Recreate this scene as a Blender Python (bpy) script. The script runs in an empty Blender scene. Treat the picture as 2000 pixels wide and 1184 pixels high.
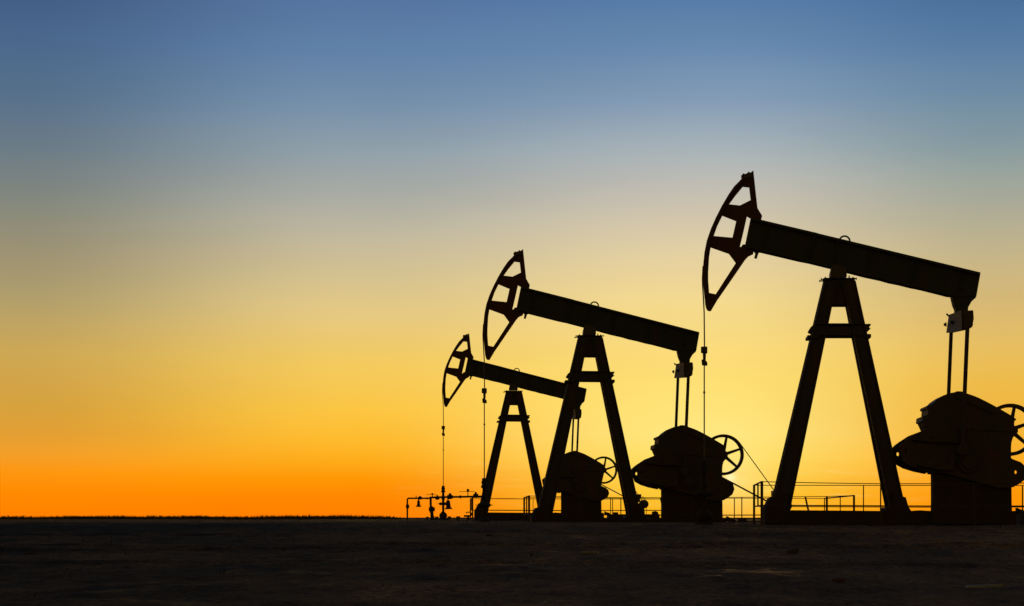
import bpy, bmesh, math, random
import numpy as np
from mathutils import Vector, Matrix
from mathutils.geometry import tessellate_polygon

random.seed(11)
rng = np.random.default_rng(11)
R = math.radians
scene = bpy.context.scene
COL = scene.collection

# ------------------------------------------------------------------ camera
FOC, EYE, HORIZON = 70.0, 0.8, 1011.0          # mm, metres above the low ground, drawing row of eye level
F = FOC / 36.0 * 2000.0
cam_data = bpy.data.cameras.new("camera")
cam_data.lens, cam_data.sensor_width = FOC, 36.0
cam_data.shift_y = (HORIZON - 592.0) / 2000.0
cam_data.clip_start, cam_data.clip_end = 0.1, 12000
cam = bpy.data.objects.new("camera", cam_data)
COL.objects.link(cam)
cam.location = (0, 0, EYE)
cam.rotation_euler = (R(90), 0, 0)
scene.camera = cam
scene.view_settings.view_transform = 'Standard'
scene.view_settings.look = 'None'
scene.view_settings.exposure = 0
scene.view_settings.gamma = 1

# The pumpjack is drawn once as a side elevation (drawing units; ~85 to the metre) and every machine is a copy of it.
D1 = 45.75
YAW1 = math.atan(328.0 / F)
O1 = Vector(((1640 - 1000) / F * D1, D1, EYE - (1025 - HORIZON) / F * D1))
_n = Vector((math.sin(YAW1), math.cos(YAW1), 0)); _u = Vector((math.cos(YAW1), -math.sin(YAW1), 0))

def UV(px, py, wx=0.0, wy=None):
    """drawing point -> metres (along the beam, up) for a piece that sits w metres behind the machine's centre plane"""
    wy = wx if wy is None else wy
    rx = (px - 1000) / F
    t = (wx + O1.x * _n.x + O1.y * _n.y) / (rx * _n.x + _n.y)
    u = (Vector((rx * t, t, 0)) - Vector((O1.x, O1.y, 0))).dot(_u)
    t2 = (wy + O1.x * _n.x + O1.y * _n.y) / (rx * _n.x + _n.y)
    return u, EYE + (HORIZON - py) / F * t2 - O1.z

def P(px, py, w=0.0):
    u, v = UV(px, py, w)
    return Vector((u, w, v))

PX = D1 / F                                     # metres per drawing unit

# ------------------------------------------------------------------ mesh builder
class MB:
    def __init__(self):
        self.v, self.f = [], []
    def add(self, verts, faces):
        b = len(self.v)
        self.v += [tuple(p) for p in verts]
        self.f += [tuple(i + b for i in q) for q in faces]
        return self
    def hexa(self, a, b):
        """two matching quads"""
        n = len(a)
        return self.add(list(a) + list(b), [tuple(range(n))[::-1], tuple(range(n, 2 * n))] + [(i, (i + 1) % n, n + (i + 1) % n, n + i) for i in range(n)])
    def box(self, lo, hi):
        x0, y0, z0 = lo; x1, y1, z1 = hi
        return self.hexa([(x0, y0, z0), (x1, y0, z0), (x1, y0, z1), (x0, y0, z1)], [(x0, y1, z0), (x1, y1, z0), (x1, y1, z1), (x0, y1, z1)])
    def loops(self, loops, w0, w1):
        """loops of (u,v), first outer then holes, extruded from w0 to w1"""
        flat = [p for l in loops for p in l]
        tris = tessellate_polygon([[Vector((p[0], p[1], 0)) for p in l] for l in loops])
        n = len(flat)
        faces = [tuple(t) for t in tris] + [tuple(i + n for i in t[::-1]) for t in tris]
        k = 0
        for l in loops:
            m = len(l)
            faces += [(k + i, k + (i + 1) % m, n + k + (i + 1) % m, n + k + i) for i in range(m)]
            k += m
        return self.add([(p[0], w0, p[1]) for p in flat] + [(p[0], w1, p[1]) for p in flat], faces)
    def prism(self, pts, w0, w1, holes=(), solid=True):
        """drawing outline -> plate/solid between depths w0 (near) and w1 (far)"""
        xs = [p[0] for p in pts]; ys = [p[1] for p in pts]
        xa, xb, ya, yb = min(xs), max(xs), min(ys), max(ys)
        def q(p):
            if not solid:
                return UV(p[0], p[1], (w0 + w1) / 2)
            wx = w1 + (w0 - w1) * (p[0] - xa) / max(1e-6, xb - xa)
            wy = w0 + (w1 - w0) * (p[1] - ya) / max(1e-6, yb - ya)
            return UV(p[0], p[1], wx, wy)
        return self.loops([[q(p) for p in pts]] + [[q(p) for p in h] for h in holes], w0, w1)
    def tube(self, pts, r, n=8, caps=True):
        pts = [Vector(p) for p in pts]
        rr = r if isinstance(r, (list, tuple)) else [r] * len(pts)
        rings = []
        for i, p in enumerate(pts):
            d = (pts[min(i + 1, len(pts) - 1)] - pts[max(i - 1, 0)])
            if d.length < 1e-9: d = Vector((0, 0, 1))
            d.normalize()
            a = d.orthogonal().normalized() if i == 0 else (prev - d * prev.dot(d)).normalized()
            prev = a
            b = d.cross(a)
            rings.append([p + (a * math.cos(2 * math.pi * k / n) + b * math.sin(2 * math.pi * k / n)) * rr[i] for k in range(n)])
        faces = []
        for i in range(len(pts) - 1):
            faces += [(i * n + k, i * n + (k + 1) % n, (i + 1) * n + (k + 1) % n, (i + 1) * n + k) for k in range(n)]
        if caps:
            faces += [tuple(range(n))[::-1], tuple((len(pts) - 1) * n + k for k in range(n))]
        return self.add([p for ring in rings for p in ring], faces)
    def lathe(self, c, axis, prof, n=16):
        """prof: list of (distance along axis, radius)"""
        c, ax = Vector(c), Vector(axis).normalized()
        pts = [c + ax * d for d, r in prof]
        a = ax.orthogonal().normalized(); b = ax.cross(a)
        vs = [p + (a * math.cos(2 * math.pi * k / n) + b * math.sin(2 * math.pi * k / n)) * r for p, (d, r) in zip(pts, prof) for k in range(n)]
        m = len(prof)
        faces = [(i * n + k, i * n + (k + 1) % n, (i + 1) * n + (k + 1) % n, (i + 1) * n + k) for i in range(m - 1) for k in range(n)]
        faces += [tuple(range(n))[::-1], tuple((m - 1) * n + k for k in range(n))]
        return self.add(vs, faces)
    def ring(self, c, r0, r1, w0, w1, n=48):
        """flat annulus in the (u,v) plane with square section"""
        c = Vector(c); vs, fs = [], []
        for k in range(n):
            a = 2 * math.pi * k / n
            for rad in (r0, r1):
                for w in (w0, w1):
                    vs.append((c.x + rad * math.cos(a), w, c.z + rad * math.sin(a)))
        for k in range(n):
            i, j = 4 * k, 4 * ((k + 1) % n)
            fs += [(i, i + 1, j + 1, j), (i + 2, j + 2, j + 3, i + 3), (i, j, j + 2, i + 2), (i + 1, i + 3, j + 3, j + 1)]
        return self.add(vs, fs)
    def build(self, name, mat, parent=None, smooth=False, bevel=0):
        me = bpy.data.meshes.new(name)
        me.from_pydata(self.v, [], self.f)
        bm = bmesh.new(); bm.from_mesh(me)
        bmesh.ops.recalc_face_normals(bm, faces=bm.faces)
        bm.to_mesh(me); bm.free()
        me.materials.append(mat)
        if smooth:
            for p in me.polygons: p.use_smooth = True
            try: me.set_sharp_from_angle(angle=R(40))
            except Exception: pass
        o = bpy.data.objects.new(name, me)
        COL.objects.link(o)
        if parent: o.parent = parent
        if bevel:
            m = o.modifiers.new("bevel", 'BEVEL'); m.width = bevel; m.segments = 1; m.limit_method = 'ANGLE'; m.angle_limit = R(35)
        return o

def tag(o, label=None, cat=None, group=None, kind=None):
    for k, v in (("label", label), ("category", cat), ("group", group), ("kind", kind)):
        if v: o[k] = v
    return o
def empty(name, loc=(0, 0, 0), rz=0.0):
    o = bpy.data.objects.new(name, None); COL.objects.link(o)
    o.location = loc; o.rotation_euler = (0, 0, rz); o.empty_display_size = 0.3
    return o
def copy_tree(o, parent=None):
    c = o.copy(); COL.objects.link(c)
    if parent: c.parent = parent
    for ch in list(o.children): copy_tree(ch, c)
    return c

# ------------------------------------------------------------------ materials
def metal(name, base, rust, amount=0.5, rough=0.65, scale=3.0, streak=True, metallic=0.0):
    m = bpy.data.materials.new(name); m.use_nodes = True
    nt = m.node_tree; N, L = nt.nodes, nt.links
    b = N["Principled BSDF"]
    tc = N.new("ShaderNodeTexCoord"); mp = N.new("ShaderNodeMapping")
    mp.inputs["Scale"].default_value = (1, 1, 0.35 if streak else 1)
    L.new(tc.outputs["Object"], mp.inputs["Vector"])
    n1 = N.new("ShaderNodeTexNoise"); n1.inputs["Scale"].default_value = scale; n1.inputs["Detail"].default_value = 8; n1.inputs["Roughness"].default_value = 0.65
    n2 = N.new("ShaderNodeTexNoise"); n2.inputs["Scale"].default_value = scale * 14; n2.inputs["Detail"].default_value = 4
    L.new(mp.outputs[0], n1.inputs["Vector"]); L.new(tc.outputs["Object"], n2.inputs["Vector"])
    cr = N.new("ShaderNodeValToRGB")
    cr.color_ramp.elements[0].position = 0.62 - 0.3 * amount; cr.color_ramp.elements[1].position = 0.72 - 0.2 * amount
    L.new(n1.outputs["Fac"], cr.inputs["Fac"])
    mx = N.new("ShaderNodeMixRGB"); mx.inputs[1].default_value = (*base, 1); mx.inputs[2].default_value = (*rust, 1)
    L.new(cr.outputs["Color"], mx.inputs[0])
    mx2 = N.new("ShaderNodeMixRGB"); mx2.blend_type = 'MULTIPLY'; mx2.inputs[0].default_value = 0.5
    L.new(mx.outputs[0], mx2.inputs[1]); L.new(n2.outputs["Fac"], mx2.inputs[2])
    L.new(mx2.outputs[0], b.inputs["Base Color"])
    b.inputs["Roughness"].default_value = rough; b.inputs["Metallic"].default_value = metallic
    b.inputs["Specular IOR Level"].default_value = 0.3
    bp = N.new("ShaderNodeBump"); bp.inputs["Strength"].default_value = 0.35; bp.inputs["Distance"].default_value = 0.01
    L.new(n2.outputs["Fac"], bp.inputs["Height"]); L.new(bp.outputs[0], b.inputs["Normal"])
    return m
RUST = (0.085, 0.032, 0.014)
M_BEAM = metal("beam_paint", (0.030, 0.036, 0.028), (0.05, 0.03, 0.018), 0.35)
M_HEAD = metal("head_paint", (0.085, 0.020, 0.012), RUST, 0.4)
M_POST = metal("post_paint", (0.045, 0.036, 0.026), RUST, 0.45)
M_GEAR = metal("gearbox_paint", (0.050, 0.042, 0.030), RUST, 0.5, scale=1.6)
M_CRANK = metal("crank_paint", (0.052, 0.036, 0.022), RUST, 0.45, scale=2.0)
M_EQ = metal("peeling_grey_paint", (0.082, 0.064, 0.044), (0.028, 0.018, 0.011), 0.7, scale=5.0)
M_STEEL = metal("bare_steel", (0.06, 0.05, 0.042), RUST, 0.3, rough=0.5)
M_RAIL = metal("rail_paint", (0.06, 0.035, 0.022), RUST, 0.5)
M_BASE = metal("base_steel", (0.046, 0.031, 0.018), (0.055, 0.026, 0.012), 0.5, rough=.85, streak=False)
M_PIPE = metal("pipe_paint", (0.026, 0.022, 0.016), (0.035, 0.018, 0.009), 0.35, rough=.85)
M_RUBBER = metal("belt_rubber", (0.02, 0.018, 0.016), (0.03, 0.025, 0.02), 0.3, streak=False)
M_STONE = metal("stone", (0.075, 0.055, 0.038), (0.05, 0.036, 0.024), 0.5, rough=0.9, scale=9, streak=False)
M_BRICK = metal("brick", (0.11, 0.042, 0.028), (0.08, 0.045, 0.03), 0.5, rough=0.9, scale=12, streak=False)
M_CONC = metal("concrete", (0.16, 0.14, 0.12), (0.10, 0.085, 0.07), 0.5, rough=0.9, scale=6, streak=False)
M_WHITE = metal("white_plastic", (0.24, 0.22, 0.19), (0.09, 0.07, 0.05), 0.4, rough=0.5, scale=5, streak=False)

# ------------------------------------------------------------------ pumpjack
def z1(x, y): return (1350 + x / 3.945, 320 + y / 3.945)          # detail drawings of the elevation
def z2(x, y): return (1540 + x / 4.878, 430 + y / 4.878)
def z4(x, y): return (1720 + x / 4.082, 750 + y / 4.082)

def circle(cx, cy, r, n=10, ry=None):
    return [(cx + r * math.cos(2 * math.pi * k / n), cy + (ry or r) * math.sin(2 * math.pi * k / n)) for k in range(n)]

def make_pumpjack():
    root = empty("oil_pumpjack")
    # --- horse head: welded plates with three openings and a curved face
    outer = [z1(*p) for p in [(478, 55), (482, 90), (497, 230), (510, 345), (546, 405), (538, 436), (470, 425), (446, 414), (430, 404), (403, 525), (374, 645), (388, 640), (395, 626), (410, 624),
             (440, 640), (482, 652), (478, 695), (440, 713), (415, 740), (300, 908), (200, 1052), (160, 1120), (152, 1135), (130, 1133), (118, 1120), (108, 1085), (103, 1030), (96, 960), (89, 880),
             (91, 790), (101, 690), (119, 600), (150, 510), (190, 420), (236, 330), (285, 247), (330, 182), (372, 140), (395, 112), (432, 78), (455, 74)]]
    holes = [[z1(*p) for p in h] for h in (
        [(398, 175), (447, 180), (459, 283), (375, 325), (288, 316), (340, 245)],
        [(240, 398), (347, 440), (317, 573), (172, 560), (200, 480)],
        [(150, 643), (290, 692), (345, 765), (188, 1008), (138, 998), (131, 900), (131, 840), (138, 720)])]
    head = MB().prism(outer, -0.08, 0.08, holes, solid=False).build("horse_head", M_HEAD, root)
    face = [z1(*p) for p in [(395, 112), (372, 140), (330, 182), (285, 247), (236, 330), (190, 420), (150, 510), (119, 600), (101, 690), (91, 790), (89, 880), (96, 960), (103, 1030)]]
    fp = MB()
    ins = [(p[0] + 5, p[1] + 2.5) for p in face]
    for i in range(len(face) - 1):
        fp.prism([face[i], face[i + 1], ins[i + 1], ins[i]], -0.16, 0.16, solid=False)
    fp.build("face_plate", M_HEAD, head)
    ck = MB()
    ck.prism([z1(*p) for p in [(384, 98), (400, 80), (412, 86), (432, 78), (440, 66), (455, 76), (470, 66), (470, 110), (400, 120)]], -0.12, 0.12, solid=False)
    ck.build("cable_anchor", M_STEEL, head)
    # --- walking beam, I-section with a roughly flame-cut lower flange
    top = [(1466, 424), (1487, 430), (1594, 456.2), (1598, 457.6), (1915, 535.8)]
    bot = [(1907, 581), (1868, 582), (1852, 580.5), (1843, 578), (1800, 567), (1778, 562.5), (1757, 557), (1737, 553), (1720, 548), (1690, 541.5), (1654, 532), (1623, 524), (1580, 513), (1560, 509), (1487, 491), (1454, 482.5)]
    bm_ = MB()
    bm_.prism(top + bot, -0.10, 0.10)
    flange_t = top + [(p[0] - 1, p[1] + 5) for p in top[::-1]]
    bm_.prism(flange_t, -0.19, 0.19)
    low = bot[::-1]
    bm_.prism([(p[0] + 1, p[1] - 6) for p in low] + bot, -0.185, 0.185)
    for x in (1500, 1590, 1636, 1700, 1790, 1880):                    # stiffener plates
        yt = 430 + (x - 1487) * 0.2471 + 5
        bm_.prism([(x, yt), (x + 2.5, yt), (x - 9, yt + 46), (x - 11.5, yt + 46)], -0.17, 0.17, solid=False)
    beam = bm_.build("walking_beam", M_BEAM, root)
    eye = MB()
    c = P(1649.5, 471.5)
    sl = math.atan(0.2471)
    eye.tube([c + Vector((math.cos(a - sl), 0, math.sin(a - sl))) * 10.2 * PX for a in [R(-12) + R(204) * k / 16 for k in range(17)]], 1.75 * PX, 8)
    eye.build("lifting_eye", M_STEEL, beam, smooth=True)
    hk = MB().prism([z1(*p) for p in [(470, 640), (545, 660), (545, 674), (538, 683), (520, 686), (505, 732), (485, 726), (494, 690), (480, 676)]], -0.05, 0.05, solid=False)
    hk.build("head_latch", M_STEEL, beam)
    br = MB().prism([(1855, 574), (1907, 577), (1906, 582), (1897, 590), (1890, 602), (1889, 615), (1864, 617), (1864, 606), (1860, 597), (1857, 585)], -0.16, 0.16)
    br.build("tail_bracket", M_BEAM, beam)
    # --- bridle and polished rod
    pts = [(1373.2, 520), (1371.9, 545), (1372.4, 560), (1374, 585), (1375.3, 610), (1376, 680)]
    bd = MB()
    for s in (-0.045, 0.045):
        bd.tube([P(x, y, s) for x, y in pts], 1.35 * PX, 6)
    bridle = bd.build("bridle_cable", M_STEEL, root, smooth=True)
    cb = MB().prism([(1369, 678), (1381.5, 678), (1381.5, 690), (1369, 689)], -0.16, 0.16, solid=False).prism([(1372.5, 689), (1379, 689), (1378.5, 704), (1373, 704)], -0.06, 0.06, solid=False)
    cb.build("carrier_bar", M_STEEL, bridle, bevel=0.012)
    rc = MB().prism([(1370, 703), (1376, 702), (1381.5, 708), (1381.5, 714.5), (1371, 713.5)], -0.08, 0.08, solid=False)
    rc.build("rod_clamp", M_STEEL, bridle, bevel=0.01)
    pr = MB().tube([P(1375.5, 713), P(1375.5, 905)], 1.25 * PX, 8).tube([P(1375.4, 764.5), P(1375.4, 768.5)], 2.1 * PX, 8)
    pr.build("polished_rod", M_STEEL, bridle, smooth=True)
    # --- samson post
    sp = MB()
    sp.prism([(1608, 548), (1669, 547), (1676, 600), (1602, 600)], -0.26, 0.26)                   # head plate
    sp.prism([(1604.5, 543.5), (1672, 543.5), (1670, 549.5), (1606, 549.5)], -0.34, 0.34)
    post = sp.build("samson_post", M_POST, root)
    sd = MB().prism([(1624, 515), (1621, 528), (1619.3, 535), (1619, 545), (1654, 545), (1654, 525)], -0.22, 0.22)
    sd.build("saddle_bearing", M_STEEL, post)
    for x0, x1, y in ((1600, 1610, 549), (1603, 1612, 545.5), (1664, 1673.5, 544.5), (1663, 1669, 548)):
        w = -0.24
        bl = MB().tube([P(x0, y, w), P(x1, y, w)], 1.2 * PX, 6)
        bl.tube([P(x0, y, w), P(x0 + 1.6, y, w)], 2.2 * PX, 6)
        bl.tube([P(x1 - 1.6, y, w), P(x1, y, w)], 2.2 * PX, 6)
        bl.build("adjusting_bolt", M_STEEL, post)
    for x in (1612, 1658.5, 1666):
        MB().tube([P(x, 550, -0.28), P(x, 538.5 if x == 1658.5 else 541, -0.28)], 1.3 * PX, 6).build("anchor_bolt", M_STEEL, post)
    def leg(xo0, xi0, xo1, xi1, y0, y1, wt, wb):
        m = MB()
        def sec(xo, xi, y, w, d0, d1, a, b):
            xa, xb = xo + (xi - xo) * a, xo + (xi - xo) * b
            return [P(xa, y, w) + Vector((0, d0, 0)), P(xb, y, w) + Vector((0, d0, 0)), P(xb, y, w) + Vector((0, d1, 0)), P(xa, y, w) + Vector((0, d1, 0))]
        for d0, d1, a, b in ((-0.10, 0.10, 0, 0.10), (-0.10, 0.10, 0.90, 1), (-0.03, 0.03, 0.10, 0.90)):
            m.hexa(sec(xo0, xi0, y0, wt, d0, d1, a, b), sec(xo1, xi1, y1, wb, d0, d1, a, b))
        return m
    for wt, wb in ((-0.26, -0.5), (0.26, 0.5)):
        s = 1 if wb > 0 else -1
        leg(1609 - s, 1634 - s, 1497.5 - 1.5 * s + 1.5, 1536.5 - 2.5 * s, 549, 1016, wt, wb).build("leg", M_POST, post)
        leg(1643 - s * 1.5, 1669 - s * 1.5, 1738 - 4 * s, 1769 - 4 * s, 549, 1016, wt, wb).build("leg", M_POST, post)
    cx = MB()
    cx.prism([(1588, 633), (1688, 633), (1688, 638), (1588, 638)], -0.40, 0.40)
    cx.prism([(1588, 638), (1688, 638), (1688, 655), (1588, 655)], -0.36, -0.30)
    cx.prism([(1588, 638), (1688, 638), (1688, 655), (1588, 655)], 0.30, 0.36)
    cx.prism([(1588, 655), (1688, 655), (1688, 659.5), (1588, 659.5)], -0.40, 0.40)
    cx.prism([(1595, 633), (1588, 634), (1580, 641), (1577, 648), (1583, 652), (1595, 655)], -0.42, 0.42)
    cx.prism([(1573, 654.5), (1600, 656), (1600, 664), (1582, 667), (1581, 665), (1573, 665)], -0.42, 0.42)
    cx.prism([(1682, 633), (1701, 632.5), (1700, 638), (1696, 641.5), (1697, 645), (1701, 645.5), (1697, 650), (1682, 652)], -0.42, 0.42)
    cx.prism([(1682, 652), (1701.5, 653), (1701.5, 664), (1695, 664), (1694, 667), (1690, 663)], -0.42, 0.42)
    cx.build("cross_beam", M_POST, post)
    ft = MB()
    ft.prism([(1500, 972), (1489, 993), (1488.5, 1022), (1540, 1022), (1540, 962)], -0.665, 0.665)
    ft.build("foot", M_BASE, post)
    ft = MB()
    ft.prism([(1734, 962), (1734, 991), (1721, 991.5), (1718, 995), (1721, 1000), (1721, 1022), (1790, 1022), (1778, 999), (1771, 990), (1765, 972)], -0.665, 0.665)
    ft.build("foot", M_BASE, post)
    # --- equalizer and pitmans
    eq = MB()
    nq = [(1877, 606.5), (1901, 607), (1902, 622), (1899, 639), (1890, 644), (1879, 645)]
    fq = [(1853, 615), (1873, 612), (1875, 626), (1874, 646), (1862, 650), (1848, 650.5)]
    eq.hexa([P(x, y, -1.12) for x, y in nq], [P(x, y, 1.12) for x, y in fq])
    eq.hexa([P(x, y, -1.16) for x, y in [(1880, 608), (1900, 606), (1900.5, 636), (1883, 641)]], [P(x, y, -0.9) for x, y in [(1878, 608), (1898, 606), (1897, 636), (1880, 641)]])
    for w, x, y in ((1.05, 1848.5, 634), (0.3, 1861, 630)):
        eq.lathe(P(x, y, w), (-1, 0, 0), [(0, 0.05), (0.03, 0.05), (0.03, 0.03), (0.06, 0.03)], 8)
    eqo = eq.build("equalizer_beam", M_EQ, root)
    lv = MB().tube([P(1853, 618, 1.0), P(1850, 614.5, 1.0), P(1848.7, 612.5, 1.0)], [1.2 * PX, 2 * PX, 1.4 * PX], 6)
    lv.build("grease_fitting", M_STEEL, eqo)
    for w, a, b, c2 in ((-1.12, (1889.5, 640), (1884, 772), (1879.5, 878)), (1.12, (1857.8, 648), (1852.2, 768), (1849, 862))):
        pm = MB()
        h = 3.35 * PX if w < 0 else 3.15 * PX
        A, B = P(*a, w), P(*c2, w)
        d = (B - A).normalized(); s = d.cross(Vector((0, 1, 0))).normalized() * h; t = Vector((0, 0.05, 0))
        for k0, k1 in ((0, 1),):
            pm.hexa([A - s - t, A + s - t, A + s + t, A - s + t], [B - s - t, B + s - t, B + s + t, B - s + t])
        pm.lathe(B - Vector((0, 0.09, 0)), (0, 1, 0), [(0, 0.13), (0.18, 0.13)], 14)
        pm.build("pitman_arm", M_POST, root)
    # --- gearbox on its pedestal
    gp = [(325, 375), (295, 310), (280, 306), (285, 265), (325, 255), (330, 205), (315, 202), (318, 180), (360, 168), (400, 130), (450, 96), (490, 80), (520, 72), (555, 66), (570, 58), (605, 59), (635, 65), (655, 77),
          (710, 95), (760, 115), (830, 149), (900, 185), (1020, 250), (1050, 268), (1078, 288), (1080, 298), (1066, 299), (1062, 330), (1065, 355), (1095, 370), (1096, 395), (1080, 410), (1050, 440), (1038, 480), (1035, 515), (1035, 640), (395, 640), (360, 420)]
    gb = MB().prism([z4(*p) for p in gp], -0.62, 0.62)
    gear = gb.build("gearbox", M_GEAR, root)
    fl = MB()
    fl.prism([(1800, 830), (1984, 838), (1984, 843), (1800, 835)], -0.645, -0.60)
    for k in range(13):
        x = 1806 + k * 14
        fl.lathe(P(x, 834.5 + (x - 1800) * 0.0435, -0.64), (0, -1, 0), [(0, 0.03), (0.02, 0.03)], 6)
    fl.build("joint_flange", M_GEAR, gear)
    cv = MB().prism([(1868, 770), (1905, 783), (1945, 803), (1943, 809), (1900, 790), (1866, 777)], -0.66, -0.6, solid=False)
    cv.build("top_cover", M_GEAR, gear)
    pd = MB()
    pd.prism([(1817.5, 900), (1975, 900), (1976, 985), (1978, 1024), (1817, 1024), (1818, 975)], -0.77, -0.3)
    pd.prism([(1812, 1003), (1983, 1003), (1983, 1023), (1812, 1023)], -0.84, -0.1)
    for x in (1840, 1880, 1920, 1958):
        pd.prism([(x, 905), (x + 4, 905), (x + 4, 1002), (x, 1002)], -0.785, -0.76, solid=False)
    pd.build("pedestal", M_BASE, gear)
    # --- cranks with bolted counterweights
    def crank_uv():
        lp = [(1741, 876), (1748, 869.5), (1757, 863), (1774, 852), (1800, 842), (1820, 838)]
        rp = [(1960, 887), (1978, 897.3), (1993, 903), (2003, 912.3), (2006, 924), (2001, 937), (1989, 946), (1978, 952), (1950, 953)]
        lb = [(1830, 928), (1812, 926.5), (1811, 923), (1806, 926), (1784, 921.5), (1764, 915.3), (1749, 907), (1744, 893)]
        return [UV(x, y, 0.85) for x, y in lp] + [UV(x, y, -0.85) for x, y in rp] + [UV(x, y, 0.85) for x, y in lb]
    cu = crank_uv()
    hl = [[UV(x, y, 0.85) for x, y in circle(1753.3, 887.3, 2.9, 10, 4)], [UV(x, y, 0.85) for x, y in circle(1791.3, 852, 1.8, 8)], [UV(x, y, 0.85) for x, y in circle(1797, 917.3, 2, 8, 1.5)],
          [UV(x, y, -0.85) for x, y in circle(1983.5, 922.5, 3.0, 10, 3.8)]]
    for w in (-0.85, 0.85):
        ck = MB().loops([cu] + hl, w - 0.06, w + 0.06)
        s = -1 if w < 0 else 1
        c0 = UV(1880, 905, 0)
        ck.lathe((c0[0], w - s * 0.22, c0[1]), (0, s, 0), [(0, 0.24), (0.36, 0.24), (0.36, 0.15), (0.44, 0.15)], 20)
        crank = ck.build("crank_arm", M_CRANK, root)
        for lp in ([(1762, 866), (1779, 855), (1803, 846), (1822, 842), (1850, 848), (1852, 872), (1800, 870)], [(1771, 913), (1790, 917), (1815, 922), (1840, 923), (1846, 900), (1806, 896)]):
            cw = MB().loops([[UV(x, y, 0.85) for x, y in lp]], w + s * 0.06, w + s * 0.17)
            for q in (0.3, 0.7):
                a, b = UV(*lp[1], 0.85), UV(*lp[-2], 0.85)
                cw.lathe((a[0] * (1 - q) + b[0] * q, w + s * 0.17, (a[1] * (1 - q) + b[1] * q)), (0, s, 0), [(0, 0.04), (0.04, 0.04)], 6)
            cw.build("counterweight", M_CRANK, crank, bevel=0.012)
    # --- flywheel, belt, motor
    fw = MB()
    WF = 0.98
    c = P(1972.3, 839.7, WF); rad = 50.6 * PX * (D1 + WF) / D1
    fw.ring(c, rad - 0.085, rad, WF - 0.09, WF + 0.09, 56)
    for k in range(6):
        a = R(19 + 60 * k)
        d = Vector((math.cos(a), 0, math.sin(a))); s = Vector((-d.z, 0, d.x)); t = Vector((0, 0.03, 0))
        A, B = c + d * 0.10, c + d * (rad - 0.06)
        h0, h1 = 0.048, 0.033
        fw.hexa([A - s * h0 - t, A + s * h0 - t, A + s * h0 + t, A - s * h0 + t], [B - s * h1 - t, B + s * h1 - t, B + s * h1 + t, B - s * h1 + t])
    fw.lathe(c - Vector((0, 0.5, 0)), (0, 1, 0), [(0, 0.06), (0.38, 0.06), (0.38, 0.13), (0.62, 0.13)], 16)
    fw.build("flywheel", M_STEEL, root)
    mc = P(2121, 966, WF); mr = 7.5 * PX
    dv = mc - c; L_ = dv.length; base = math.atan2(dv.z, dv.x)
    bt = MB()
    for s, r_ in ((1, 0.014), (-1, 0.022)):
        off = math.acos((rad - mr) / L_) * s
        a = base + off
        nrm = Vector((math.cos(a), 0, math.sin(a)))
        p0, p1 = c + nrm * rad, mc + nrm * mr
        for w in ((-0.03, 0.03) if s < 0 else (0.0,)):
            bt.tube([p0 + Vector((0, w, 0)), p1 + Vector((0, w, 0))], r_, 6)
    bt.build("drive_belt", M_RUBBER, root, smooth=True)
    mo = MB()
    mo.lathe((mc.x - 0.02, WF - 1.0, mc.z), (0, 1, 0), [(0, 0.10), (0.02, 0.17), (0.1, 0.19), (0.12, 0.175), (0.62, 0.175), (0.64, 0.19), (0.72, 0.17), (0.78, 0.06), (0.9, 0.05)], 18)
    mo.prism([(2094, 962), (2132, 962), (2138, 1004), (2088, 1004)], 0.0, 0.7)
    motor = mo.build("drive_motor", M_STEEL, root, smooth=True)
    MB().lathe((mc.x, WF - 0.1, mc.z), (0, 1, 0), [(0, mr), (0.2, mr)], 16).build("pulley", M_STEEL, motor)
    MB().prism([(2096, 928), (2123, 928), (2123, 944), (2096, 944)], 0.1, 0.5).prism([(2098, 942), (2118, 942), (2118, 958), (2098, 958)], 0.2, 0.4).build("terminal_box", M_STEEL, motor)
    MB().prism([(2108, 975), (2116, 972), (2128, 1003), (2120, 1004)], -0.15, -0.02, solid=False).build("belt_guard", M_EQ, motor)
    MB().tube([P(x, y, 0.3) for x, y in [(2124, 938), (2130, 939), (2134, 944), (2138, 956), (2140, 972), (2141, 990), (2141, 1004)]], 0.012, 6).build("power_cable", M_RUBBER, motor, smooth=True)
    # --- skid
    sk = MB()
    sk.prism([(1489, 998), (1985, 998), (1985, 1025), (1489, 1025)], -0.62, 0.62)
    sk.prism([(1540, 996.5), (1600, 997), (1720, 998), (1720, 1001), (1540, 1001)], -0.60, -0.3)
    sk.prism([(1775, 998.2), (1794, 996.8), (1818, 998), (1818, 1001), (1775, 1001)], -0.58, 0.0)
    sk.prism([(1985, 1003), (2200, 1003), (2200, 1025), (1985, 1025)], -0.6, 0.9)
    sk.prism([(1983, 992), (1990, 995), (2003, 998), (2010, 1003), (1983, 1005)], -0.5, -0.2)
    sk.prism([(2008, 995.5), (2034, 996), (2035, 1004), (2014, 1004)], 0.1, 0.5)
    sk.prism([(2160, 994), (2175, 991), (2186, 995), (2190, 1004), (2160, 1004)], 0.1, 0.5)
    sk.build("base_frame", M_BASE, root)
    return root

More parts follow.
